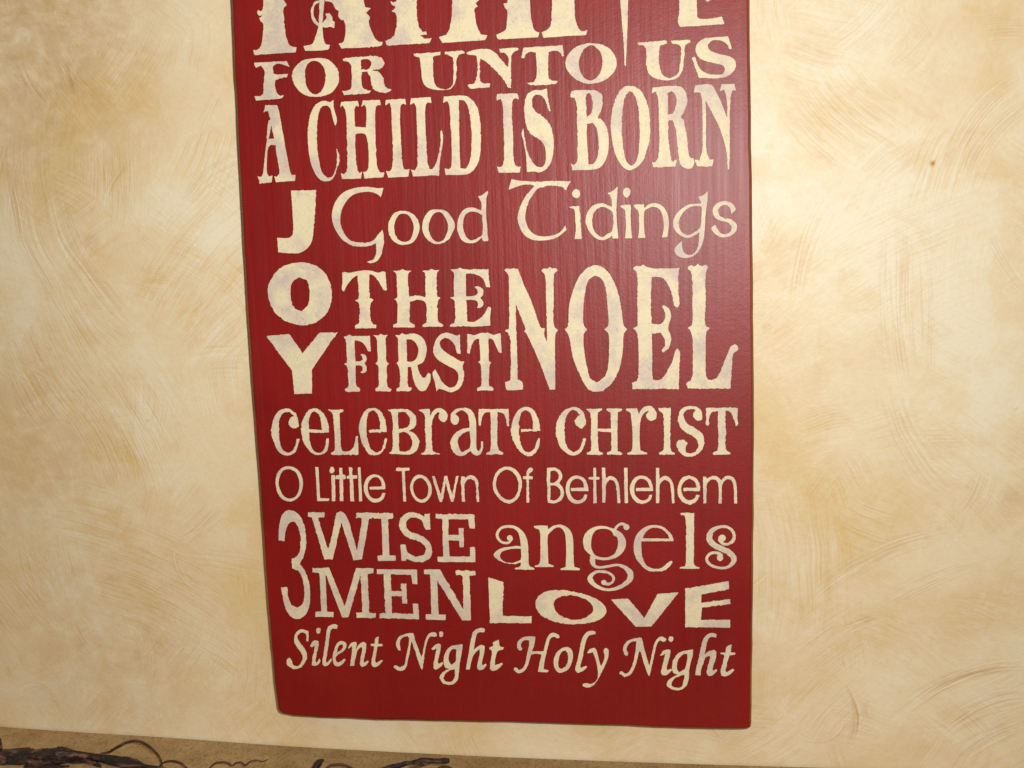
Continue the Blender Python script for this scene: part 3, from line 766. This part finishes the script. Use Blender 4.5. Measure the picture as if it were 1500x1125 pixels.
P 748 200 650 202 648 185 725 182 720 150 695 125 665 130 640 165 640 215 660 250 690 260 715 250 730 222 748 225 735 260 700 282 660 278 625 240 612 190 625 140 655 112 690 107 725 125 745 165
W Town
Q 815 65 900 65 900 82 870 85 878 277 860 277 850 85 815 83
P 903 195 915 140 945 112 975 110 1010 130 1038 185 1035 235 1005 275 970 284 930 260
H 922 195 932 150 960 130 985 135 1010 165 1018 210 1005 250 970 265 940 245
Q 1040 117 1058 117 1095 235 1118 117 1135 117 1168 235 1190 117 1208 117 1175 280 1160 280 1127 165 1105 280 1088 280
P 1222 120 1245 118 1245 135 1275 112 1305 118 1328 145 1332 200 1338 280 1320 280 1318 200 1310 155 1285 132 1258 145 1245 180 1248 280 1228 280 1225 200
W Of
@ 710 670 3.846
P 46 150 55 105 85 65 125 52 170 65 200 105 210 155 195 215 165 250 130 260 85 235 55 195
H 64 150 72 110 100 78 130 70 165 90 188 135 188 180 170 222 135 240 95 220 72 185
P 272 60 270 78 252 90 250 105 270 108 270 122 250 124 250 200 252 255 235 255 235 124 217 122 217 108 235 105 238 75 255 58
W Bethlehem
P 350 60 395 58 425 75 437 110 420 145 440 170 447 205 432 240 400 257 355 257 352 200
H 370 78 395 75 415 92 415 120 395 140 368 142
H 370 160 400 160 425 185 425 215 400 240 370 240
P 585 190 485 190 485 172 560 170 550 135 520 120 490 135 478 175 490 220 520 242 550 232 562 208 580 210 565 245 520 262 480 245 458 200 460 150 485 112 520 102 560 118 580 155
Q 612 58 628 58 628 108 648 110 648 125 628 127 632 258 612 258 612 127 585 122 585 112 612 108
P 660 58 680 58 682 120 705 105 735 115 755 150 765 258 748 258 742 180 730 135 705 125 685 150 682 200 680 255 662 255
Q 785 58 805 58 808 258 788 258
P 950 190 852 190 852 172 930 170 915 135 885 120 855 135 842 175 852 215 885 242 918 232 928 210 945 210 930 245 885 262 845 245 820 200 822 150 850 112 885 102 925 118 945 155
P 965 58 983 58 985 120 1008 105 1038 112 1062 150 1070 258 1055 260 1050 190 1040 140 1012 125 988 150 985 200 983 258 965 258
P 1215 190 1118 190 1118 172 1195 170 1180 135 1150 120 1120 140 1108 180 1120 220 1150 242 1182 230 1192 210 1212 212 1195 248 1150 265 1108 245 1087 200 1092 150 1115 115 1150 103 1190 118 1212 155
P 1230 108 1248 108 1250 122 1285 103 1315 112 1332 130 1360 105 1395 108 1418 145 1422 260 1405 260 1402 170 1390 130 1365 122 1340 150 1335 260 1318 260 1318 170 1305 130 1280 122 1255 145 1250 200 1250 258 1232 260
W 3
@ 400 740 6.25
P 150 45 210 65 260 120 290 210 303 330 290 440 245 540 290 600 325 690 340 820 330 930 290 1010 220 1042 155 1010 110 930 85 830 75 752 130 752 140 840 170 910 220 938 265 910 285 840 283 750 265 660 225 600 175 582 170 490 205 480 240 430 250 330 240 230 205 160 165 155 130 190 112 260 105 332 50 322 55 200 75 110 110 60
W WISE
Q 318 65 472 68 472 110 412 115 505 415 565 150 575 70 625 60 655 75 695 150 768 415 818 120 758 115 758 68 915 68 912 118 880 122 815 495 735 505 625 155 545 498 470 498 355 112 322 105
@ 550 740 6.25
Q -20 72 162 72 165 122 115 125 128 460 185 462 185 510 22 510 18 462 65 458 55 122 -18 120
P 498 75 502 222 455 222 440 170 400 125 345 112 295 135 280 185 310 235 380 265 450 300 500 350 520 415 500 480 450 515 380 520 320 505 285 490 280 510 238 510 228 362 275 360 290 420 330 455 390 468 440 450 460 405 445 365 390 330 300 300 240 245 215 180 235 115 285 75 350 68 410 85 445 105 448 78
Q 550 80 905 82 912 218 860 215 850 130 668 128 668 272 762 272 762 210 806 210 810 385 770 385 765 325 670 322 680 470 868 470 865 385 912 382 915 522 572 520 568 475 620 470 610 125 550 120
W MEN
@ 400 740 6.25
Q 360 575 515 572 655 925 760 575 918 578 920 622 865 628 882 985 942 988 940 1032 765 1030 762 985 820 982 800 640 690 1028 632 1028 480 628 495 975 555 978 552 1025 388 1022 388 975 440 972 425 622 360 612
@ 550 740 6.25
Q 12 585 380 590 385 725 338 722 325 638 140 632 145 785 235 787 232 718 280 718 290 900 248 900 240 835 148 832 152 988 345 995 342 900 392 902 400 1045 35 1035 35 992 90 988 75 630 14 628
Q 442 588 590 588 805 955 800 645 735 640 732 598 915 600 915 642 862 645 875 1055 795 1055 565 690 578 1000 643 1002 642 1052 462 1048 460 1000 512 998 500 635 445 632
W angels
@ 710 745 7.5
P 245 180 310 185 380 215 440 280 470 360 480 480 488 620 545 655 545 672 335 670 330 655 395 630 400 500 395 400 385 320 365 260 320 220 260 208
V 250 195 30 190 210 30 145 255 32 140 310 32 175 360 30 225 378 28 270 370 26 298 335 26
V 275 322 62 276 322 62
P 395 415 400 440 320 440 220 460 175 490 170 530 200 575 270 595 340 585 400 560 400 590 340 608 260 605 170 575 105 530 98 505 130 465 200 430 290 418 355 410
P 535 190 600 185 690 188 695 230 750 190 820 175 890 195 945 250 970 330 975 500 985 640 1045 660 1040 678 835 675 832 660 890 640 895 500 890 340 880 270 840 215 790 208 720 260 695 290 695 450 700 605 762 628 755 642 550 642 548 628 600 605 612 500 610 350 600 240 545 210
P 1080 365 1095 290 1150 230 1230 195 1310 192 1400 215 1470 245 1515 280 1548 340 1552 400 1530 460 1470 525 1370 562 1290 565 1210 550 1150 500 1100 450
H 1170 380 1185 290 1230 235 1290 222 1350 225 1400 255 1420 300 1450 310 1465 370 1455 440 1420 500 1360 532 1290 535 1220 515 1180 460
V 1430 230 28 1460 190 28 1500 168 30 1540 175 30
V 1556 202 66 1557 203 66
V 1190 530 62 1185 590 56 1215 635 34 1280 645 28 1350 635 28 1420 622 27 1470 620 28 1530 640 40 1590 695 58 1602 750 66 1570 805 52 1480 865 40 1380 890 32 1290 880 34 1210 840 45 1160 780 58 1175 730 40 1230 695 32 1300 692 30 1370 710 30 1415 755 30 1405 805 28 1360 830 30 1320 822 36
V 1310 812 58 1311 812 58
@ 890 745 7.5
P 285 430 300 330 350 250 430 195 520 180 610 200 680 260 715 310 725 358 370 360 375 480 400 580 450 640 530 662 610 640 690 572 720 580 690 630 620 680 530 692 440 680 360 610 305 530
H 385 325 420 260 480 215 540 212 610 235 660 285 680 330
P 792 50 850 45 955 48 950 200 950 450 948 600 965 632 1015 648 1005 660 795 660 790 648 850 630 860 580 862 350 860 130 845 75 800 65
V 1235 345 40 1270 385 30 1320 390 30 1375 355 32 1390 295 34 1360 230 32 1300 200 32 1240 200 30 1170 225 45 1125 280 62 1120 340 66 1170 400 64 1250 440 60 1330 480 62 1385 540 64 1375 600 50 1310 645 32 1240 652 28 1150 630 30 1095 580 32 1095 530 30 1140 490 30 1200 485 34 1245 510 40
V 1258 326 78 1259 326 78
V 1235 540 68 1236 540 68
W LOVE
@ 700 835 3.846
Q 58 40 145 68 140 258 303 262 303 300 68 298
P 325 190 340 150 390 120 460 113 540 122 640 150 705 190 725 230 700 270 640 295 550 305 450 295 370 265 335 230
H 428 190 450 158 500 143 560 150 615 170 645 200 645 235 610 265 550 278 490 268 440 230
Q 748 165 848 160 938 270 1012 135 1132 125 978 318 890 320
Q 1168 105 1412 62 1415 108 1260 138 1258 185 1422 162 1420 192 1262 212 1258 280 1422 280 1422 325 1168 322
W Silent
@ 410 905 6.5217
P 275 130 272 228 252 225 250 165 225 140 195 145 170 180 180 220 220 275 255 330 260 380 240 430 205 470 150 490 100 475 65 435 72 390 95 380 115 410 135 455 170 460 205 425 218 385 205 340 165 285 135 225 145 160 175 120 225 110
P 345 125 355 100 380 95 393 108 380 145 355 152
P 285 268 315 225 345 212 372 225 370 270 350 340 342 410 350 430 378 388 388 410 370 445 335 462 308 450 310 390 325 320 332 270 300 282
P 555 75 545 108 500 105 482 130 470 220 455 330 440 410 445 430 490 388 498 402 470 445 430 462 405 445 410 380 430 260 442 150 460 90 500 62 535 60
P 505 400 512 330 540 250 580 222 620 230 637 260 620 305 555 355 535 375 540 415 560 425 615 390 628 400 600 440 555 465 520 450
H 545 330 555 280 580 255 600 255 602 280 580 310
P 648 288 680 240 725 228 735 250 725 300 760 250 800 230 825 245 820 320 800 410 805 430 840 405 848 420 820 455 785 470 765 450 770 390 785 300 780 275 745 310 725 370 710 458 670 460 680 380 690 290 685 270 658 295
P 945 178 938 245 980 250 980 270 932 275 920 350 910 410 920 430 972 400 985 408 950 450 905 472 878 455 875 410 890 340 900 275 865 268 870 248 905 245 912 195
W Night
P 1155 310 1135 315 1115 280 1112 230 1140 180 1190 155 1250 145 1275 145 1295 220 1355 385 1370 300 1385 230 1410 165 1450 138 1490 140 1503 175 1480 182 1440 175 1420 200 1400 260 1385 340 1362 500 1350 490 1310 380 1270 250 1258 215 1245 300 1225 400 1205 475 1175 505 1130 505 1085 475 1092 455 1115 455 1140 470 1170 462 1195 430 1210 350 1235 200 1220 175 1180 185 1150 215 1145 260
@ 630 905 6.5217
P 83 160 95 133 115 130 128 150 118 178 95 185
P 10 300 45 262 85 245 105 260 95 330 75 420 82 440 118 420 125 435 95 475 55 497 30 480 35 420 55 330 60 290 25 312
P 130 430 135 360 165 300 215 265 312 252 305 320 285 430 275 530 262 600 225 630 175 640 120 620 92 580 100 540 150 500 180 488 150 480
H 178 400 185 340 215 300 250 300 248 350 240 420 200 450
H 125 575 150 530 195 500 235 490 235 550 215 600 175 612 140 600
P 525 105 520 140 470 138 445 160 428 240 415 310 440 285 490 258 522 270 518 330 495 430 500 455 530 438 542 450 510 490 470 502 450 480 455 430 475 340 472 300 440 325 405 380 380 495 342 495 350 440 370 330 390 210 415 130 460 100 500 98
P 662 205 660 265 705 285 695 305 660 310 635 340 618 420 620 450 690 430 695 448 640 495 600 508 572 490 575 430 590 320 565 300 562 285 605 265 600 235
W Holy
P 850 310 832 280 838 230 880 190 930 178 1005 178 1000 240 975 320 1085 318 1095 270 1115 200 1150 150 1190 143 1235 165 1235 190 1215 195 1185 180 1150 200 1130 260 1110 350 1090 440 1085 490 1135 500 1120 520 1030 515 1045 440 1065 350 1020 345 965 350 945 420 915 490 870 525 830 525 797 495 805 475 825 475 850 500 885 480 910 430 930 330 945 260 945 215 900 215 870 245 870 275 885 295 870 312
P 1180 440 1190 370 1230 310 1290 280 1340 290 1365 340 1355 420 1320 490 1255 527 1205 505
H 1225 430 1235 370 1260 325 1295 312 1315 350 1315 410 1290 465 1255 490 1232 475
P 1550 123 1580 132 1582 158 1523 167 1500 198 1478 270 1455 390 1435 455 1440 480 1490 458 1500 470 1460 510 1410 530 1388 500 1395 450 1420 350 1440 240 1465 175 1500 135
@ 850 905 6.25
P 60 322 90 285 130 275 150 300 170 380 188 440 205 415 222 360 215 290 235 275 258 290 255 360 230 430 195 500 160 570 110 625 60 640 18 625 25 602 60 598 100 605 140 580 160 540 158 470 140 380 115 315 80 325
W Night
P 432 350 412 345 395 310 395 260 430 215 490 190 540 182 562 185 580 260 632 440 650 360 670 270 700 195 745 172 790 190 785 215 760 222 730 205 705 235 685 310 665 400 635 535 625 530 590 440 555 320 540 300 525 360 500 450 460 520 405 545 358 510 362 490 385 490 410 510 440 500 470 450 495 360 512 260 515 215 470 220 440 245 425 290 438 325
P 805 200 818 172 845 170 855 190 845 215 822 222
P 728 345 760 300 800 288 825 292 822 340 800 420 792 470 800 480 830 465 838 478 800 520 762 530 740 510 745 460 765 380 775 330 745 348
P 838 450 860 370 910 315 970 300 1035 290 1022 370 1000 470 990 570 965 630 915 662 850 660 800 630 795 590 830 550 880 525 905 525 860 510
H 885 440 900 380 940 335 980 330 975 400 960 460 910 495 890 480
H 835 600 860 560 910 535 955 520 945 580 925 630 875 640 845 625
P 1250 150 1245 180 1190 178 1165 210 1150 280 1140 330 1180 305 1225 295 1245 310 1240 370 1215 450 1212 485 1245 470 1255 482 1215 525 1180 535 1158 510 1165 450 1190 370 1185 345 1150 365 1120 430 1100 528 1052 525 1060 460 1085 370 1105 270 1130 190 1170 148 1215 138
P 1388 240 1375 315 1420 320 1415 338 1365 342 1345 420 1330 480 1335 498 1400 465 1410 478 1370 520 1325 538 1290 525 1285 480 1305 410 1322 342 1282 332 1285 318 1328 315 1340 265
"""
words = []
reg = (0, 0, 1)
for line in GLYPHS.strip().splitlines():
    tk = line.split()
    if tk[0] == 'W':
        words.append((' '.join(tk[1:]), []))
    elif tk[0] == '@':
        reg = tuple(float(v) for v in tk[1:])
    else:
        nums = np.array([float(v) for v in tk[1:]])
        if tk[0] == 'V':
            q = nums.reshape(-1, 3) / reg[2]
        else:
            q = nums.reshape(-1, 2) / reg[2]
        q[:, 0] += reg[0]; q[:, 1] += reg[1]
        words[-1][1].append((tk[0], q))
for k, (txt, shapes) in enumerate(words):
    lab = 'cream painted word ' + txt if len(txt) > 1 and ' ' not in txt else ('cream painted ' + txt if ' ' in txt else 'cream painted character ' + txt)
    word_mesh('painted_word', shapes, 100 + k, lab)

# ------------------------------------------------------------------ dried vine on the ledge
def vine_material(name, a, b, patch=0.85):
    n = NT(name)
    P = n.coords()
    s = n.noise(n.vmath('MULTIPLY', P, (0.30, 1.0, 1.0)), 330.0, 4.0, 0.62, 0.6)[0]
    t = n.noise(P, 60.0, 3.0, 0.6)[0]
    c = n.mix(n.step(s, 0.42, 0.68), a, b)
    c = n.mix(n.math('MULTIPLY', n.step(t, 0.56, 0.46), patch), c, (0.007, 0.003, 0.0025))
    n.put(n.b.inputs['Base Color'], c)
    n.b.inputs['Roughness'].default_value = 0.6
    n.put(n.b.inputs['Normal'], n.bump(s, 1.0, 0.002))
    return n.m
BARK = vine_material('dark_bark', (0.010, 0.0035, 0.0025), (0.21, 0.095, 0.068))
TENDRIL = vine_material('tendril_bark', (0.05, 0.020, 0.011), (0.17, 0.085, 0.052), 0.3)

def tube(name, pts, mat, parent, knobbly=0.0, seg=12, seed=0):
    "pts: (pixel x, pixel y, width in pixels, distance out from the wall in metres)"
    rng = np.random.default_rng(seed)
    P = np.array([list(on_wall(p[0], p[1], -p[3])) + [p[2] * (0.709 - p[3]) / F_PX / 2 * 1.0] for p in pts])
    n = len(P)
    T = np.zeros_like(P); T[1:-1] = (P[2:] - P[:-2]) / 2; T[0] = P[1] - P[0]; T[-1] = P[-1] - P[-2]
    path = []
    for i in range(n - 1):
        k = max(4, int(np.linalg.norm((P[i + 1] - P[i])[:3]) / 0.0012))
        for s in range(k):
            t = s / k
            path.append((2*t**3-3*t**2+1) * P[i] + (t**3-2*t**2+t) * T[i] + (3*t**2-2*t**3) * P[i + 1] + (t**3-t**2) * T[i + 1])
    path.append(P[-1])
    path = np.array(path)
    V, Fc = [], []
    up = np.array([0.0, -1.0, 0.2])
    m = len(path)
    ph = rng.uniform(0, 6.28, 4)
    lump = np.interp(np.arange(m), np.linspace(0, m, max(3, m // 5)), rng.normal(0, 1, max(3, m // 5)))
    for i in range(m):
        d = path[min(i + 1, m - 1), :3] - path[max(i - 1, 0), :3]
        d /= max(np.linalg.norm(d), 1e-9)
        a = np.cross(d, up); a /= max(np.linalg.norm(a), 1e-9)
        b = np.cross(d, a)
        r0 = max(path[i, 3], 0.0002) * (1 + knobbly * 0.55 * lump[i])
        for j in range(seg):
            th = 2 * math.pi * j / seg
            rr = r0 * (1 + knobbly * (0.22 * math.sin(3 * th + ph[0] + i * 0.09) + 0.16 * math.sin(5 * th + ph[1] - i * 0.13) + 0.10 * rng.normal()))
            V.append(path[i, :3] + rr * (math.cos(th) * a + math.sin(th) * b))
    for i in range(m - 1):
        for j in range(seg):
            k = (j + 1) % seg
            Fc.append((i * seg + j, i * seg + k, (i + 1) * seg + k, (i + 1) * seg + j))
    V += [path[0, :3], path[-1, :3]]
    for j in range(seg):
        k = (j + 1) % seg
        Fc.append((k, j, m * seg)); Fc.append(((m - 1) * seg + j, (m - 1) * seg + k, m * seg + 1))
    return mesh_obj(name, V, Fc, mat, parent, smooth=True)

def vine(label, x_px, base):
    o = bpy.data.objects.new('dried_vine', None)
    col.objects.link(o)
    o.empty_display_size = 0.03
    tag(o, label, 'vine')
    return o

v1 = vine('thick gnarled dark brown vine with thin curling tendrils on the ledge at left', 0, 0)
tube('stem', [(-60, 1126, 40, .05), (-20, 1119, 40, .048), (4, 1115, 37, .047), (26, 1112.5, 34, .046), (46, 1112.5, 34, .045), (70, 1110.5, 34, .045), (92, 1106.5, 27, .044), (110, 1106.5, 17, .043),
              (130, 1107.5, 13, .043), (150, 1111, 14, .043), (172, 1115.5, 17, .044), (194, 1120, 15, .045), (215, 1124, 15, .047), (240, 1130, 13, .05), (280, 1143, 11, .056), (330, 1160, 9, .06)], BARK, v1, 0.30, 26, 1)
tube('stem', [(-30, 1150, 40, .056), (15, 1141, 38, .055), (50, 1136, 34, .054), (84, 1131, 26, .052), (112, 1134, 18, .051), (160, 1147, 14, .054), (230, 1166, 11, .06)], BARK, v1, 0.30, 24, 2)
tube('stem', [(-14, 1074, 8, .040), (-4, 1082, 9, .042), (-1, 1094, 9, .044), (-2, 1108, 12, .047)], BARK, v1, 0.4, 12, 9)
tube('stem', [(90, 1124, 5, .046), (104, 1118, 7, .045), (122, 1114.5, 8, .045), (138, 1118, 8, .046), (149, 1127, 8, .049), (156, 1142, 8, .053)], BARK, v1, 0.45, 12, 4)
tube('tendril', [(147, 1103.2, 1.2, .040), (159, 1102, 4, .040), (171, 1095, 5.4, .040), (186, 1087.3, 5.2, .040), (200, 1085.5, 4.4, .040), (211, 1089, 4.2, .041), (222, 1096.5, 4, .042), (231, 1105.5, 4, .044), (236, 1115, 3.8, .046), (237, 1128, 3.6, .05), (234, 1145, 3.4, .056)], TENDRIL, v1, 0.22, 10, 5)
tube('tendril', [(232, 1124, 3, .046), (239, 1117.5, 3.4, .046), (249, 1115, 4, .046), (261, 1116.3, 3.8, .046), (269, 1121, 3.4, .047), (276, 1129, 3, .05), (280, 1142, 2.6, .055)], TENDRIL, v1, 0.22, 10, 6)
tube('tendril', [(300, 1140, 2.6, .052), (307, 1126, 3, .048), (315, 1118.5, 3.4, .046), (324, 1116.7, 3.6, .046), (333, 1117.6, 3.2, .046), (340, 1121.6, 3, .046), (346, 1117.6, 3, .046), (353, 1116.7, 3, .046), (359, 1121, 3, .046), (367, 1115.2, 2.8, .046), (376, 1113.6, 2.4, .046), (384, 1115.4, 2, .046), (393, 1112.2, 1.2, .046)], TENDRIL, v1, 0.25, 10, 7)
v2 = vine('slender brown vine with a blunt cut tip lying on the ledge below the red board', 600, 0)
tube('stem', [(520, 1152, 9, .056), (548, 1134, 9, .050), (570, 1125, 9, .046), (584, 1121.5, 8, .045), (597, 1117.5, 8.5, .044), (609, 1116.5, 8, .044), (620, 1114.2, 7, .044), (632, 1114.6, 7.5, .044), (644, 1114.8, 7, .044), (652, 1114.4, 8.4, .044), (658, 1114.2, 7, .044)], BARK, v2, 0.35, 14, 11)
tube('stem', [(560, 1150, 7, .056), (592, 1131, 7, .05), (610, 1124, 7, .047), (622, 1119, 6, .045), (634, 1115.5, 5, .044)], BARK, v2, 0.35, 12, 12)
tube('stem', [(454, 1150, 9, .056), (461, 1128, 9, .047), (466, 1119, 8.5, .045), (470, 1115, 6, .045), (474, 1113.4, 3, .045)], BARK, v2, 0.4, 12, 13)
tube('tendril', [(466, 1140, 3.4, .054), (481, 1123.5, 3.6, .047), (489, 1120.4, 4, .046), (499, 1119.8, 4, .046), (508, 1121.6, 3.6, .047), (518, 1128, 3.4, .049), (530, 1144, 3, .055)], TENDRIL, v2, 0.22, 10, 14)
tube('tendril', [(628, 1140, 3.4, .054), (640, 1127, 3.6, .048), (649, 1123.6, 4, .046), (658, 1124.5, 4, .047), (668, 1133, 3, .051), (673, 1146, 2.6, .056)], TENDRIL, v2, 0.22, 10, 15)
